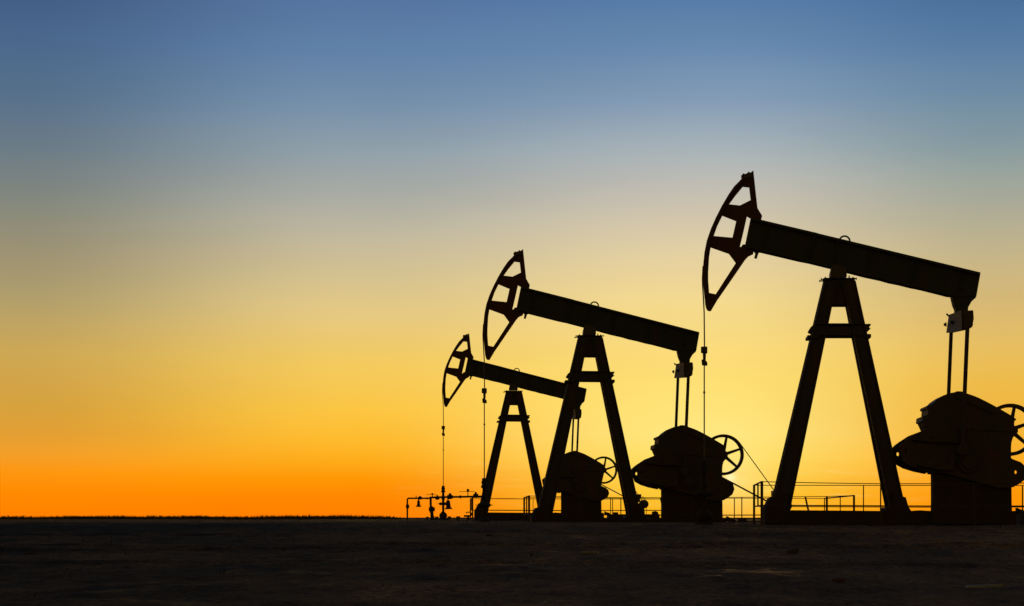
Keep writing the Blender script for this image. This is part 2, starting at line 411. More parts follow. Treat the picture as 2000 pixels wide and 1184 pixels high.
def place(o, s, px, py, yaw_px):
    d = D1 / s
    o.location = ((px - 1000) / F * d, d, EYE - (py - HORIZON) / F * d)
    o.rotation_euler = (0, 0, -math.atan((yaw_px - 1000) / F))
SPOTS = ((1.0, 1640.0, 1025.0, 1328.0),                                     # scale on the drawing, foot, heading
         (0.785 * 1.004, 1153.5, 1034.2, 908.5),
         (0.5235 * 1.004, 1004.3, 1015.9, 840.7))
pump = make_pumpjack()
PUMPS = [pump, copy_tree(pump), copy_tree(pump)]
LAB = ("largest pumpjack, standing at the far right with its flywheel cut off by the photo edge",
       "mid-sized pumpjack between the largest and the smallest, low sun glowing behind its gearbox",
       "smallest pumpjack, standing leftmost beside the wellhead with the long valve pipes")
for o, sp, l in zip(PUMPS, SPOTS, LAB):
    place(o, *sp); tag(o, l, "pumpjack", "pumpjacks standing in a row")

# ------------------------------------------------------------------ railings round each machine
WN, WR = -2.2, 2.4
def make_railing():
    root = empty("safety_railing")
    def vtop(pts, w): return [P(x, y, w) for x, y in pts]
    near = vtop([(1488, 941), (1600, 943.4), (1720, 945), (1820, 945), (1902, 944.6), (2030, 943.5), (2251, 941), (2322, 938.5)], WN)
    ul, ur = near[0].x, near[-1].x
    far = [Vector((ul + (ur - ul) * t, WR, UV(1472, 948, WR)[1] - 0.02 * t)) for t in (0, 0.25, 0.5, 0.75, 1)]
    MB().tube(near, 0.0095, 6).build("top_rail", M_RAIL, root)
    MB().tube(far, 0.0095, 6).build("top_rail", M_RAIL, root)
    MB().tube([near[0], far[0]], 0.019, 6).build("top_rail", M_RAIL, root)
    MB().tube([near[-1], far[-1]], 0.019, 6).build("top_rail", M_RAIL, root)
    lowz = UV(1488, 987.3, WN)[1]
    for w, r in ((WN, 0.015), (WR, 0.009)):
        MB().tube([(ul, w, lowz), ((ul + ur) / 2, w, lowz - 0.022), (ur, w, lowz - 0.005)], r, 6).build("lower_rail", M_RAIL, root)
    MB().tube([(ul, WN, lowz), (ul, WR, lowz)], 0.016, 6).build("lower_rail", M_RAIL, root)
    def top_at(poly, u):
        for a, b in zip(poly[:-1], poly[1:]):
            if a.x - 1e-4 <= u <= b.x + 1e-4:
                return a.z + (b.z - a.z) * (u - a.x) / max(1e-6, b.x - a.x)
        return poly[-1].z
    for px, r in ((1488, 0.030), (1720, 0.013), (1902, 0.012), (2030, 0.013), (2251, 0.026), (2286, 0.012), (2322, 0.026)):
        u = min(max(UV(px, 960, WN)[0], ul), ur)
        MB().box((u - r, WN - r, -0.15), (u + r, WN + r, top_at(near, u) + 0.01)).build("post", M_RAIL, root)
    for px, r in ((1472, 0.027), (1686.5, 0.012), (1997, 0.013), (2047, 0.013), (2270, 0.013)):
        u = min(max(UV(px, 960, WR)[0], ul), ur)
        MB().box((u - r, WR - r, -0.15), (u + r, WR + r, top_at(far, u) + 0.01)).build("post", M_RAIL, root)
    MB().box((ul - 0.018, 0.0 - 0.018, lowz), (ul + 0.018, 0.018, (near[0].z + far[0].z) / 2)).build("post", M_RAIL, root)
    a, b = P(2177, 944, WR), P(2189, 996, WR)
    MB().tube([a, b, b + (b - a) * 0.5], 0.028, 6).build("post", M_RAIL, root)
    return root
rail = make_railing()
RAILS = [rail, copy_tree(rail), copy_tree(rail)]
for o, sp, l in zip(RAILS, SPOTS, ("thin pipe railing around the largest pumpjack at the right",
                                   "thin pipe railing around the mid-sized pumpjack, running right behind the largest one's legs",
                                   "thin pipe railing around the smallest pumpjack, its corner beside the valve pipes")):
    place(o, *sp); tag(o, l, "railing", "safety railings round the pumpjacks")

# ------------------------------------------------------------------ wellheads
S3 = SPOTS[2][0]
def w3(zx, zy, w=0.0):
    x, y = 780 + zx / 10.76, 920 + zy / 10.76
    return P(1470 + (x - 915) / 0.5235, 336 + (y - 655) / 0.5235, w)
ZP = PX / 10.76 / 0.5235                       # metres per unit of the wellhead drawing
def tree_mesh():
    c = w3(918, 1060)
    top = lambda zy: (1060 - zy) * ZP
    prof = [(0, 0.22), (top(1005), 0.22), (top(1000), 34 * ZP), (top(985), 62 * ZP), (top(965), 80 * ZP), (top(925), 84 * ZP), (top(900), 74 * ZP), (top(875), 50 * ZP), (top(862), 36 * ZP), (top(850), 25 * ZP), (top(720), 25 * ZP), (top(715), 34 * ZP), (top(672), 34 * ZP), (top(668), 26 * ZP),
            (top(600), 26 * ZP), (top(598), 40 * ZP), (top(575), 40 * ZP), (top(572), 30 * ZP), (top(530), 28 * ZP), (top(470), 24 * ZP), (top(452), 28 * ZP), (top(448), 44 * ZP), (top(420), 46 * ZP), (top(416), 34 * ZP), (top(390), 33 * ZP), (top(386), 40 * ZP), (top(362), 40 * ZP), (top(356), 34 * ZP), (top(345), 30 * ZP), (top(340), 33 * ZP), (top(322), 30 * ZP), (top(312), 22 * ZP)]
    return MB().lathe(c, (0, 0, 1), prof, 18)
def valve(m, zx, zy, r, axis=(1, 0, 0), cap=None):
    c = w3(zx, zy)
    m.lathe(c - Vector(axis) * r * 1.15 * ZP, axis, [(0, r * .78 * ZP), (r * .25 * ZP, r * .78 * ZP), (r * .3 * ZP, r * .62 * ZP), (r * .7 * ZP, r * ZP), (r * 1.6 * ZP, r * ZP), (r * 2.0 * ZP, r * .62 * ZP), (r * 2.05 * ZP, r * .78 * ZP), (r * 2.3 * ZP, r * .78 * ZP)], 14)
    if cap:
        m.lathe(c, (0, 0, 1), [(0, r * .5 * ZP), (cap * .8 * ZP, r * .5 * ZP), (cap * ZP, r * .25 * ZP)], 10)
    return m
def make_wellhead(full):
    root = empty("wellhead")
    body = tree_mesh().build("wellhead_tree", M_PIPE, root, smooth=True)
    hw = MB().lathe(w3(885, 692) + Vector((0, -0.12, 0)), (1, 0, 0), [(-95 * ZP, 2 * ZP), (-60 * ZP, 7 * ZP), (-48 * ZP, 24 * ZP), (-30 * ZP, 30 * ZP), (0, 30 * ZP), (70 * ZP, 30 * ZP), (96 * ZP, 30 * ZP), (114 * ZP, 24 * ZP), (126 * ZP, 7 * ZP), (160 * ZP, 2 * ZP)], 12)
    hw.build("side_valve", M_PIPE, body, smooth=True)
    if full:
        p1 = MB().tube([w3(172, 1075), w3(172, 620), w3(176, 592), w3(195, 578), w3(230, 578), w3(660, 577)], 17.5 * ZP, 10)
        left = p1.build("flow_pipe", M_PIPE, root, smooth=True)
        valve(MB(), 176, 748, 38, (0, 0, 1)).build("valve", M_PIPE, left, smooth=True)
        valve(MB(), 436, 572, 36, (1, 0, 0), 44).build("valve", M_PIPE, left, smooth=True)
        MB().lathe(w3(355, 575), (0, 0, 1), [(0, 5 * ZP), (25 * ZP, 5 * ZP), (26 * ZP, 11 * ZP), (52 * ZP, 11 * ZP)], 8).build("vent_plug", M_PIPE, left)
        MB().lathe(w3(580, 578) - Vector((14 * ZP, 0, 0)), (1, 0, 0), [(0, 24 * ZP), (28 * ZP, 24 * ZP)], 12).build("pipe_flange", M_PIPE, left)
        MB().lathe(w3(405, 590), (0, 0, -1), [(0, 13 * ZP), (36 * ZP, 14 * ZP), (40 * ZP, 28 * ZP), (90 * ZP, 30 * ZP), (140 * ZP, 38 * ZP), (143 * ZP, 56 * ZP), (168 * ZP, 56 * ZP)], 12).build("hanging_actuator", M_PIPE, left, smooth=True)
        p2 = MB().tube([w3(685, 1075), w3(683, 870), w3(672, 740)], [38 * ZP, 34 * ZP, 24 * ZP], 12).tube([w3(660, 880), w3(656, 545)], 25 * ZP, 12)
        p2.tube([w3(722, 940), w3(722, 1075)], 10 * ZP, 8)
        riser = p2.build("riser_pipe", M_PIPE, root, smooth=True)
        valve(MB(), 680, 805, 56, (1, 0, 0)).build("valve", M_PIPE, riser, smooth=True)
        MB().lathe(w3(690, 560), (0, 0, 1), [(0, 9 * ZP), (55 * ZP, 9 * ZP), (60 * ZP, 20 * ZP), (85 * ZP, 20 * ZP), (92 * ZP, 10 * ZP)], 10).tube([w3(570, 499), w3(690, 499), w3(775, 505), w3(800, 540)], 5.5 * ZP, 5).build("lever_handle", M_PIPE, riser)
        p3 = MB().tube([w3(645, 562), w3(800, 555), w3(918, 553), w3(1275, 546), w3(1720, 538)], 21 * ZP, 10)
        right = p3.build("flow_pipe", M_PIPE, root, smooth=True)
        valve(MB(), 795, 572, 40, (1, 0, 0), 60).build("valve", M_PIPE, right, smooth=True)
        valve(MB(), 1060, 545, 52, (1, 0, 0), 78).build("valve", M_PIPE, right, smooth=True)
        MB().lathe(w3(1275, 546) - Vector((18 * ZP, 0, 0)), (1, 0, 0), [(0, 22 * ZP), (10 * ZP, 36 * ZP), (26 * ZP, 36 * ZP), (36 * ZP, 22 * ZP)], 12).build("pipe_flange", M_PIPE, right)
        valve(MB(), 1600, 520, 48, (1, 0, 0), 75).build("valve", M_PIPE, right, smooth=True)
        MB().lathe(w3(1435, 535), (0, 0, 1), [(0, 10 * ZP), (90 * ZP, 8 * ZP), (98 * ZP, 26 * ZP), (140 * ZP, 28 * ZP), (155 * ZP, 14 * ZP)], 10).tube([w3(1260, 436), w3(1440, 435), w3(1545, 433), w3(1590, 450), w3(1600, 470)], 5.5 * ZP, 5).build("lever_handle", M_PIPE, right)
        MB().lathe(w3(1015, 570), (0.06, 0, -1), [(0, 14 * ZP), (50 * ZP, 15 * ZP), (60 * ZP, 42 * ZP), (105 * ZP, 44 * ZP), (205 * ZP, 54 * ZP), (208 * ZP, 80 * ZP), (236 * ZP, 80 * ZP)], 12).build("hanging_actuator", M_PIPE, right, smooth=True)
    return root
for k, (full, sp, l) in enumerate(((True, SPOTS[2], "wellhead with long branching valve pipes under the smallest pumpjack's head"),
                                   (False, SPOTS[1], "plain wellhead column under the mid-sized pumpjack's cable, beside the smallest pumpjack's leg"),
                                   (False, SPOTS[0], "plain wellhead column under the largest pumpjack's cable, before the mid-sized pumpjack's gearbox"))):
    o = make_wellhead(full); place(o, *sp); tag(o, l, "wellhead", "wellheads below the pumpjack heads")

def make_ground_valve():
    root = empty("ground_valve")
    m = MB().tube([w3(1440, 1075), w3(1440, 930)], 24 * ZP, 10)
    m.build("valve_body", M_PIPE, root, smooth=True)
    MB().tube([w3(1350, 946), w3(1485, 944)], 20 * ZP, 10).build("pipe_stub", M_PIPE, root, smooth=True)
    MB().tube([w3(1402, 890), w3(1405, 872), w3(1425, 866), w3(1485, 866), w3(1508, 885), w3(1512, 915), w3(1495, 945)], 11 * ZP, 8).build("handle", M_PIPE, root, smooth=True)
    return root
gv = make_ground_valve(); place(gv, *SPOTS[2]); tag(gv, "low pipe valve with a hooked handle at the smallest pumpjack's railing corner", "valve")

# ------------------------------------------------------------------ ground
def vnoise(x, y, seed):
    xi, yi = np.floor(x).astype(np.int64), np.floor(y).astype(np.int64)
    fx, fy = x - xi, y - yi
    fx, fy = fx * fx * (3 - 2 * fx), fy * fy * (3 - 2 * fy)
    def h(a, b):
        n = (a * 374761393 + b * 668265263 + seed * 974711) & 0x7fffffff
        n = ((n ^ (n >> 13)) * 1274126177) & 0x7fffffff
        return ((n ^ (n >> 16)) & 0xffff) / 65535.0
    return (h(xi, yi) * (1 - fx) + h(xi + 1, yi) * fx) * (1 - fy) + (h(xi, yi + 1) * (1 - fx) + h(xi + 1, yi + 1) * fx) * fy - 0.5
def ground_z(x, y):
    x, y = np.asarray(x, float), np.asarray(y, float)
    t = np.clip((y - 5) / 37.0, 0, 1)
    z = (EYE - 0.165) * t + 0.06 * np.clip((y - 45) / 42.0, 0, 1)
    near = np.clip((130 - y) / 80, 0, 1)
    z = z + near * (0.10 * vnoise(x / 9, y / 9, 1) + 0.055 * vnoise(x / 2.6, y / 3.1, 2) * np.clip((60 - y) / 15, .35, 1))
    fine = np.clip((70 - y) / 25, 0, 1)
    z = z + fine * (0.030 * vnoise(x / 0.8, y / 0.95, 3) + 0.024 * vnoise(x / 0.27, y / 0.4, 4) + 0.016 * vnoise(x / 0.12, y / 0.25, 5))
    # vehicle ruts crossing in front of the machines
    for yr, sl, dep in ((27.0, 0.05, .045), (28.9, 0.05, .05), (22.0, -0.07, .04), (35.5, 0.02, .05)):
        d = y - yr - sl * x - 0.8 * vnoise(x / 7, x * 0 + yr, 7)
        z = z - dep * np.exp(-(d / 0.32) ** 2) + 0.4 * dep * np.exp(-((np.abs(d) - 0.6) / 0.25) ** 2)
    far = np.clip((y - 130) / 150, 0, 1)
    z = z + far * 0.25 * vnoise(x / 40, y / 60, 9) * np.clip((2500 - y) / 2000, 0, 1)
    pad = np.exp(-((np.clip(np.abs(x - 7), 6, None) - 6) / 4) ** 2) * np.exp(-((y - 47) / 6) ** 2)
    return z - 0.02 * pad + 0.10 * np.clip(vnoise(x / 1.7, y / 0.9, 12) + .12, 0, 1) * np.exp(-((y - 44.4) / 0.5) ** 2) * np.clip((x - 4) / 2, 0, 1)
xs = np.concatenate([-np.geomspace(5000, 16, 40), np.arange(-15.5, 15.5, 0.062), np.geomspace(16, 5000, 40)])
ys = np.concatenate([[-600, -150, -40, -12, -4], np.arange(0, 12, 0.5), np.arange(12, 48, 0.125), np.arange(48, 100, 0.5), np.geomspace(100, 6000, 70)])
X, Y = np.meshgrid(xs, ys)
Z = ground_z(X, Y)
nx, ny = len(xs), len(ys)
me = bpy.data.meshes.new("ground")
co = np.stack([X, Y, Z], -1).reshape(-1, 3).astype(np.float32)
ii = (np.arange(ny - 1)[:, None] * nx + np.arange(nx - 1)[None, :]).reshape(-1)
quads = np.stack([ii, ii + 1, ii + nx + 1, ii + nx], -1).astype(np.int32)
me.vertices.add(len(co)); me.vertices.foreach_set("co", co.ravel())
me.loops.add(quads.size); me.loops.foreach_set("vertex_index", quads.ravel())
me.polygons.add(len(quads)); me.polygons.foreach_set("loop_start", np.arange(0, quads.size, 4, dtype=np.int32)); me.polygons.foreach_set("loop_total", np.full(len(quads), 4, np.int32))
me.update(calc_edges=True); me.validate()
gm = bpy.data.materials.new("dry_soil"); gm.use_nodes = True
nt = gm.node_tree; N, L = nt.nodes, nt.links
b = N["Principled BSDF"]
geo = N.new("ShaderNodeNewGeometry")
def gnoise(scale, detail, stretch=(1, 1, 1), rough=0.6):
    mp = N.new("ShaderNodeMapping"); mp.inputs["Scale"].default_value = stretch
    n = N.new("ShaderNodeTexNoise"); n.inputs["Scale"].default_value = scale; n.inputs["Detail"].default_value = detail; n.inputs["Roughness"].default_value = rough
    L.new(geo.outputs["Position"], mp.inputs["Vector"]); L.new(mp.outputs[0], n.inputs["Vector"])
    return n.outputs["Fac"]
def gramp(fac, stops):
    cr = N.new("ShaderNodeValToRGB")
    while len(cr.color_ramp.elements) < len(stops): cr.color_ramp.elements.new(0.5)
    for e, (p, c) in zip(cr.color_ramp.elements, stops): e.position = p; e.color = (*c, 1)
    L.new(fac, cr.inputs["Fac"]); return cr.outputs["Color"]
big = gramp(gnoise(0.16, 5, (1, 0.7, 1)), [(0.32, (0.042, 0.023, 0.009)), (0.46, (0.094, 0.049, 0.019)), (0.56, (0.148, 0.074, 0.027)), (0.68, (0.205, 0.094, 0.031))])
fine = gramp(gnoise(2.2, 8, (1, 0.5, 1), 0.75), [(0.34, (0.30, 0.30, 0.30)), (0.5, (0.9, 0.9, 0.9)), (0.68, (1.45, 1.4, 1.3))])
mx = N.new("ShaderNodeMixRGB"); mx.blend_type = 'MULTIPLY'; mx.inputs[0].default_value = 1
grain = gramp(gnoise(17, 6, (1, 0.45, 1), 0.7), [(0.36, (0.35, 0.35, 0.35)), (0.5, (1.0, 1.0, 1.0)), (0.66, (1.7, 1.65, 1.55))])
mx0 = N.new("ShaderNodeMixRGB"); mx0.blend_type = 'MULTIPLY'; mx0.inputs[0].default_value = 1
L.new(fine, mx0.inputs[1]); L.new(grain, mx0.inputs[2])
L.new(big, mx.inputs[1]); L.new(mx0.outputs[0], mx.inputs[2])
# weedy soil towards the left of the yard
sep = N.new("ShaderNodeSeparateXYZ"); L.new(geo.outputs["Position"], sep.inputs[0])
mr = N.new("ShaderNodeMapRange"); mr.inputs["From Min"].default_value = 3.0; mr.inputs["From Max"].default_value = -8.0
L.new(sep.outputs["X"], mr.inputs["Value"])
mr2 = N.new("ShaderNodeMapRange"); mr2.inputs["From Min"].default_value = 44.0; mr2.inputs["From Max"].default_value = 70.0
L.new(sep.outputs["Y"], mr2.inputs["Value"])
mxm = N.new("ShaderNodeMath"); mxm.operation = 'MAXIMUM'; L.new(mr.outputs[0], mxm.inputs[0]); L.new(mr2.outputs[0], mxm.inputs[1])
wn = N.new("ShaderNodeMath"); wn.operation = 'MULTIPLY'; L.new(mxm.outputs[0], wn.inputs[0])
wr = N.new("ShaderNodeMapRange"); wr.inputs["From Min"].default_value = 0.3; wr.inputs["From Max"].default_value = 0.55; L.new(gnoise(0.5, 6), wr.inputs["Value"]); L.new(wr.outputs[0], wn.inputs[1])
weed = N.new("ShaderNodeMixRGB"); weed.inputs[2].default_value = (0.014, 0.012, 0.006, 1)
L.new(wn.outputs[0], weed.inputs[0]); L.new(mx.outputs[0], weed.inputs[1])
L.new(weed.outputs[0], b.inputs["Base Color"])
b.inputs["Roughness"].default_value = 0.95; b.inputs["Specular IOR Level"].default_value = 0.04
bp = N.new("ShaderNodeBump"); bp.inputs["Strength"].default_value = 0.6; bp.inputs["Distance"].default_value = 0.03
L.new(gnoise(7, 8), bp.inputs["Height"]); L.new(bp.outputs[0], b.inputs["Normal"])
me.materials.append(gm)
for p in me.polygons: p.use_smooth = True
gr = bpy.data.objects.new("ground", me); COL.objects.link(gr); tag(gr, "dark bare soil with faint wheel ruts running to the horizon", "ground", kind="structure")

# ------------------------------------------------------------------ grass: blades gathered in tufts
def leafy(name, tones):
    m = bpy.data.materials.new(name); m.use_nodes = True
    nt = m.node_tree; b = nt.nodes["Principled BSDF"]
    oi = nt.nodes.new("ShaderNodeNewGeometry"); n = nt.nodes.new("ShaderNodeTexNoise"); n.inputs["Scale"].default_value = 1.5
    nt.links.new(oi.outputs["Position"], n.inputs["Vector"])
    cr = nt.nodes.new("ShaderNodeValToRGB"); cr.color_ramp.elements[0].color = (*tones[0], 1); cr.color_ramp.elements[1].color = (*tones[1], 1)
    cr.color_ramp.elements[0].position = .35; cr.color_ramp.elements[1].position = .65
    nt.links.new(n.outputs["Fac"], cr.inputs["Fac"]); nt.links.new(cr.outputs["Color"], b.inputs["Base Color"])
    b.inputs["Roughness"].default_value = .8; b.inputs["Specular IOR Level"].default_value = .1
    return m
def grass(name, tufts, mat, label):
    """tufts: (x, y, radius, height, blades)"""
    vs, fs = [], []
    for x, y, r, h, nb in tufts:
        g = float(ground_z(x, y)) - 0.02
        for _ in range(nb):
            a, d = random.random() * 6.283, r * math.sqrt(random.random())
            bx, by = x + d * math.cos(a), y + d * math.sin(a)
            hh = h * random.uniform(.45, 1.0) * (1 - 0.45 * d / max(r, 1e-3)); w = hh * random.uniform(.05, .10) + 0.004
            la = random.random() * 6.283; ln = hh * random.uniform(.1, .6)
            fa = random.random() * 3.1416
            dx, dy = w * math.cos(fa), w * math.sin(fa)
            k = len(vs)
            vs += [(bx - dx, by - dy, g), (bx + dx, by + dy, g), (bx + ln * .35 * math.cos(la) + dx * .7, by + ln * .35 * math.sin(la) + dy * .7, g + hh * .6), (bx + ln * .35 * math.cos(la) - dx * .7, by + ln * .35 * math.sin(la) - dy * .7, g + hh * .6), (bx + ln * math.cos(la), by + ln * math.sin(la), g + hh)]
            fs += [(k, k + 1, k + 2, k + 3), (k + 3, k + 2, k + 4)]
    me = bpy.data.meshes.new(name); me.from_pydata(vs, [], fs); me.materials.append(mat)
    o = bpy.data.objects.new(name, me); COL.objects.link(o)
    return tag(o, label, "grass", kind="stuff")
t = []
for _ in range(1500):                                                   # rough low mounds of brush and grass on the skyline
    y = random.uniform(105, 210); x = random.uniform(-0.30, 0.30) * y
    lump = float(vnoise(np.array(x / 5.0), np.array(y / 40.0), 21)) + 0.5
    t.append((x, y, random.uniform(.8, 2.4), (0.10 + 0.62 * max(0, lump - .25) ** 1.4) * y / 150 * (1 if x < -0.06 * y else .45), 80))
for _ in range(260):
    y = random.uniform(105, 200); x = random.uniform(-0.30, 0.30) * y
    t.append((x, y, random.uniform(.1, .4), random.uniform(.12, .30), 5))
for _ in range(3200):
    y = random.uniform(62, 120); x = random.uniform(-0.30, 0.30) * y
    t.append((x, y, random.uniform(.2, .6), random.uniform(.03, .10), 9))
M_GRASS = leafy("dry_grass", ((0.026, 0.024, 0.011), (0.055, 0.042, 0.019)))
grass("skyline_grass", t, M_GRASS, "low ragged grass along the skyline behind the pumpjacks")
t = []
for _ in range(5200):
    y = random.uniform(13, 60); x = random.uniform(-0.29, 0.29) * y
    lump = float(vnoise(np.array(x / 3.0), np.array(y / 4.5), 31)) + 0.5
    wleft = min(1, max(0, (2 - x) / 9))
    if random.random() > (0.05 + 0.9 * max(0, lump - .55)) * (0.25 + wleft): continue
    t.append((x, y, random.uniform(.05, .22), random.uniform(.015, .06) * (1 + .6 * wleft), random.randint(6, 16)))
grass("yard_grass", t, M_GRASS, "short sparse grass and weeds on the soil of the yard")
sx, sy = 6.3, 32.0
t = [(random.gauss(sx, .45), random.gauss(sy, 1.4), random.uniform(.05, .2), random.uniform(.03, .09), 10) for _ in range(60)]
grass("straw", t, leafy("straw", ((0.17, 0.095, 0.035), (0.34, 0.19, 0.07))), "patch of dry straw with sun glints put into its orange colour, before the largest pumpjack")  # bright orange tones stand in for sun glints on the straw
# ragged weeds at the foot of the nearest skid
t = [(random.uniform(5.8, 14), random.uniform(43.4, 44.6), random.uniform(.05, .2), random.uniform(.08, .28), 9) for _ in range(45)]
grass("skid_weeds", t, M_GRASS, "tall thin weeds along the foot of the largest pumpjack")

# ------------------------------------------------------------------ things lying about
def on_ground(px, d):
    x = (px - 1000) / F * d
    return x, d, float(ground_z(x, d))
def at_row(px, row):
    best = min((abs(HORIZON + (EYE - on_ground(px, d)[2]) / d * F - row), d) for d in np.arange(12, 44, 0.1))
    return on_ground(px, best[1])
def stone(name, px, row, size, mat, seed, squash=(1, .8, .6)):
    bm = bmesh.new(); bmesh.ops.create_icosphere(bm, subdivisions=3, radius=size)
    r = random.Random(seed); ph = [r.uniform(0, 9) for _ in range(6)]
    for v in bm.verts:
        c = v.co / size
        k = 1 + .16 * math.sin(3.1 * c.x + ph[0]) * math.cos(2.7 * c.y + ph[1]) + .10 * math.sin(6.3 * c.z + ph[2] + 4 * c.x) + .05 * math.sin(11 * c.y + ph[3] + 5 * c.z)
        v.co = Vector((v.co.x * squash[0], v.co.y * squash[1], v.co.z * squash[2])) * k
    me = bpy.data.meshes.new(name); bm.to_mesh(me); bm.free(); me.materials.append(mat)
    o = bpy.data.objects.new(name, me); COL.objects.link(o)
    x, y, z = at_row(px, row); o.location = (x, y, z + size * squash[2] * .35); o.rotation_euler = (0, 0, r.uniform(0, 6))
    return o
tag(stone("stone", 955, 1047, .055, M_STONE, 3), "small dark stone on the soil in front of the smallest pumpjack", "stone", "stones on the soil")
tag(stone("stone", 1548, 1082, .075, M_STONE, 5, (1, .8, .75)), "larger dark stone on the soil below the largest pumpjack's left leg", "stone", "stones on the soil")
tag(stone("brick_lump", 1637, 1137, .045, M_BRICK, 8, (1.2, .7, .55)), "broken reddish brick on the soil below the largest pumpjack", "brick")
tag(stone("stone", 1065, 1178, .022, M_WHITE, 12), "tiny pale pebble near the bottom of the picture", "stone", "stones on the soil")
x, y, z = at_row(1925, 1151)
o = MB().hexa([(-.17, -.02, 0.0), (-.17, .03, .0), (-.165, .02, .022), (-.16, -.015, .02)], [(.17, -.015, 0.012), (.18, .02, .012), (.175, .02, .03), (.17, -.01, .032)]).build("plastic_strip", M_WHITE)
o.location = (x, y, z + .012); o.rotation_euler = (0, 0, R(8)); tag(o, "thin white scrap strip lying on the soil at the lower right", "scrap")
x, y, z = at_row(1152, 1082)
o = MB().hexa([(-.10, -.02, 0), (-.10, .02, 0), (-.10, .02, .02), (-.10, -.02, .02)], [(.10, -.01, 0), (.11, .03, 0), (.10, .02, .03), (.10, -.01, .03)]).build("plastic_strip", M_WHITE)
o.location = (x, y, z + .01); tag(o, "short pale scrap strip lying on the soil near the middle", "scrap")

# concrete lumps by the far wellhead
O3 = PUMPS[2].location
for zx, wd, h, l in ((590, 60, 34, "small concrete block left of the wellhead riser"), (785, 72, 36, "small concrete block between the wellhead riser and its column"),
                     (1050, 78, 40, "small concrete block right of the wellhead column"), (1235, 80, 42, "small concrete block rightmost, near the hooked ground valve")):
    p = w3(zx, 1075)
    m = MB().box((-wd / 2 * ZP, -.14, 0), (wd / 2 * ZP, .14, (h + 84) * ZP))
    o = m.build("concrete_block", M_CONC, bevel=0.015)
    q = Matrix.Rotation(PUMPS[2].rotation_euler.z, 3, 'Z') @ Vector((p.x, 0.5, p.z))
    o.location = O3 + q; o.rotation_euler = (0, 0, R(random.uniform(-20, 20)))
    tag(o, l, "concrete block", "concrete blocks by the far wellhead")

# ------------------------------------------------------------------ sun and sky
SUN_AZ, SUN_EL = math.atan(426.0 / F), math.atan(78.0 / F)
sd = Vector((math.sin(SUN_AZ) * math.cos(SUN_EL), math.cos(SUN_AZ) * math.cos(SUN_EL), math.sin(SUN_EL)))
sl = bpy.data.lights.new("sun", 'SUN'); sl.energy = 0.7; sl.angle = R(0.6); sl.color = (1.0, 0.55, 0.2)
so = bpy.data.objects.new("sun", sl); COL.objects.link(so); so.rotation_euler = sd.to_track_quat('Z', 'Y').to_euler(); so.location = (20, 60, 30)

def lin(c):
    return tuple(((v / 255) / 12.92 if v / 255 <= .04045 else ((v / 255 + .055) / 1.055) ** 2.4) for v in c)
world = bpy.data.worlds.new("World"); scene.world = world; world.use_nodes = True
nt = world.node_tree; N, L = nt.nodes, nt.links
N.clear()
out = N.new("ShaderNodeOutputWorld"); bg = N.new("ShaderNodeBackground"); L.new(bg.outputs[0], out.inputs[0])
tc = N.new("ShaderNodeTexCoord"); sp = N.new("ShaderNodeSeparateXYZ"); L.new(tc.outputs["Generated"], sp.inputs[0])
def M(op, a, b=None, clamp=False):
    n = N.new("ShaderNodeMath"); n.operation = op; n.use_clamp = clamp
    for i, v in enumerate((a, b)):
        if v is None: continue
        if isinstance(v, (int, float)): n.inputs[i].default_value = v
        else: L.new(v, n.inputs[i])
    return n.outputs[0]
def MR(v, a, b, c=0.0, d=1.0, mode='SMOOTHSTEP'):
    n = N.new("ShaderNodeMapRange"); n.interpolation_type = mode
    for k, q in (("From Min", a), ("From Max", b), ("To Min", c), ("To Max", d)): n.inputs[k].default_value = q
    L.new(v, n.inputs["Value"]); return n.outputs[0]
def MIX(f, a, b, mode='MIX'):
    n = N.new("ShaderNodeMixRGB"); n.blend_type = mode
    for i, v in enumerate((f, a, b)):
        if isinstance(v, (int, float)): n.inputs[i].default_value = v
        elif isinstance(v, tuple): n.inputs[i].default_value = (*v, 1)
        else: L.new(v, n.inputs[i])
    return n.outputs[0]
az = M('ARCTAN2', sp.outputs[0], sp.outputs[1])
el = M('ARCSINE', sp.outputs[2])
ELMAX = R(32)
t = M('DIVIDE', el, ELMAX, True)
def sky_ramp(rows):
    cr = N.new("ShaderNodeValToRGB"); cr.color_ramp.interpolation = 'B_SPLINE' if False else 'EASE' if False else 'LINEAR'
    stops = sorted((math.atan((HORIZON - r) / F) / ELMAX, lin(c)) for r, c in rows)
    stops += [(min(.999, R(20) / ELMAX), tuple(v * .82 for v in stops[-1][1])), (1.0, tuple(v * .55 for v in stops[-1][1]))]
    while len(cr.color_ramp.elements) < len(stops): cr.color_ramp.elements.new(0.5)
    for e, (p, c) in zip(cr.color_ramp.elements, stops): e.position = max(0, p); e.color = (*c, 1)
    L.new(t, cr.inputs["Fac"]); return cr.outputs["Color"]
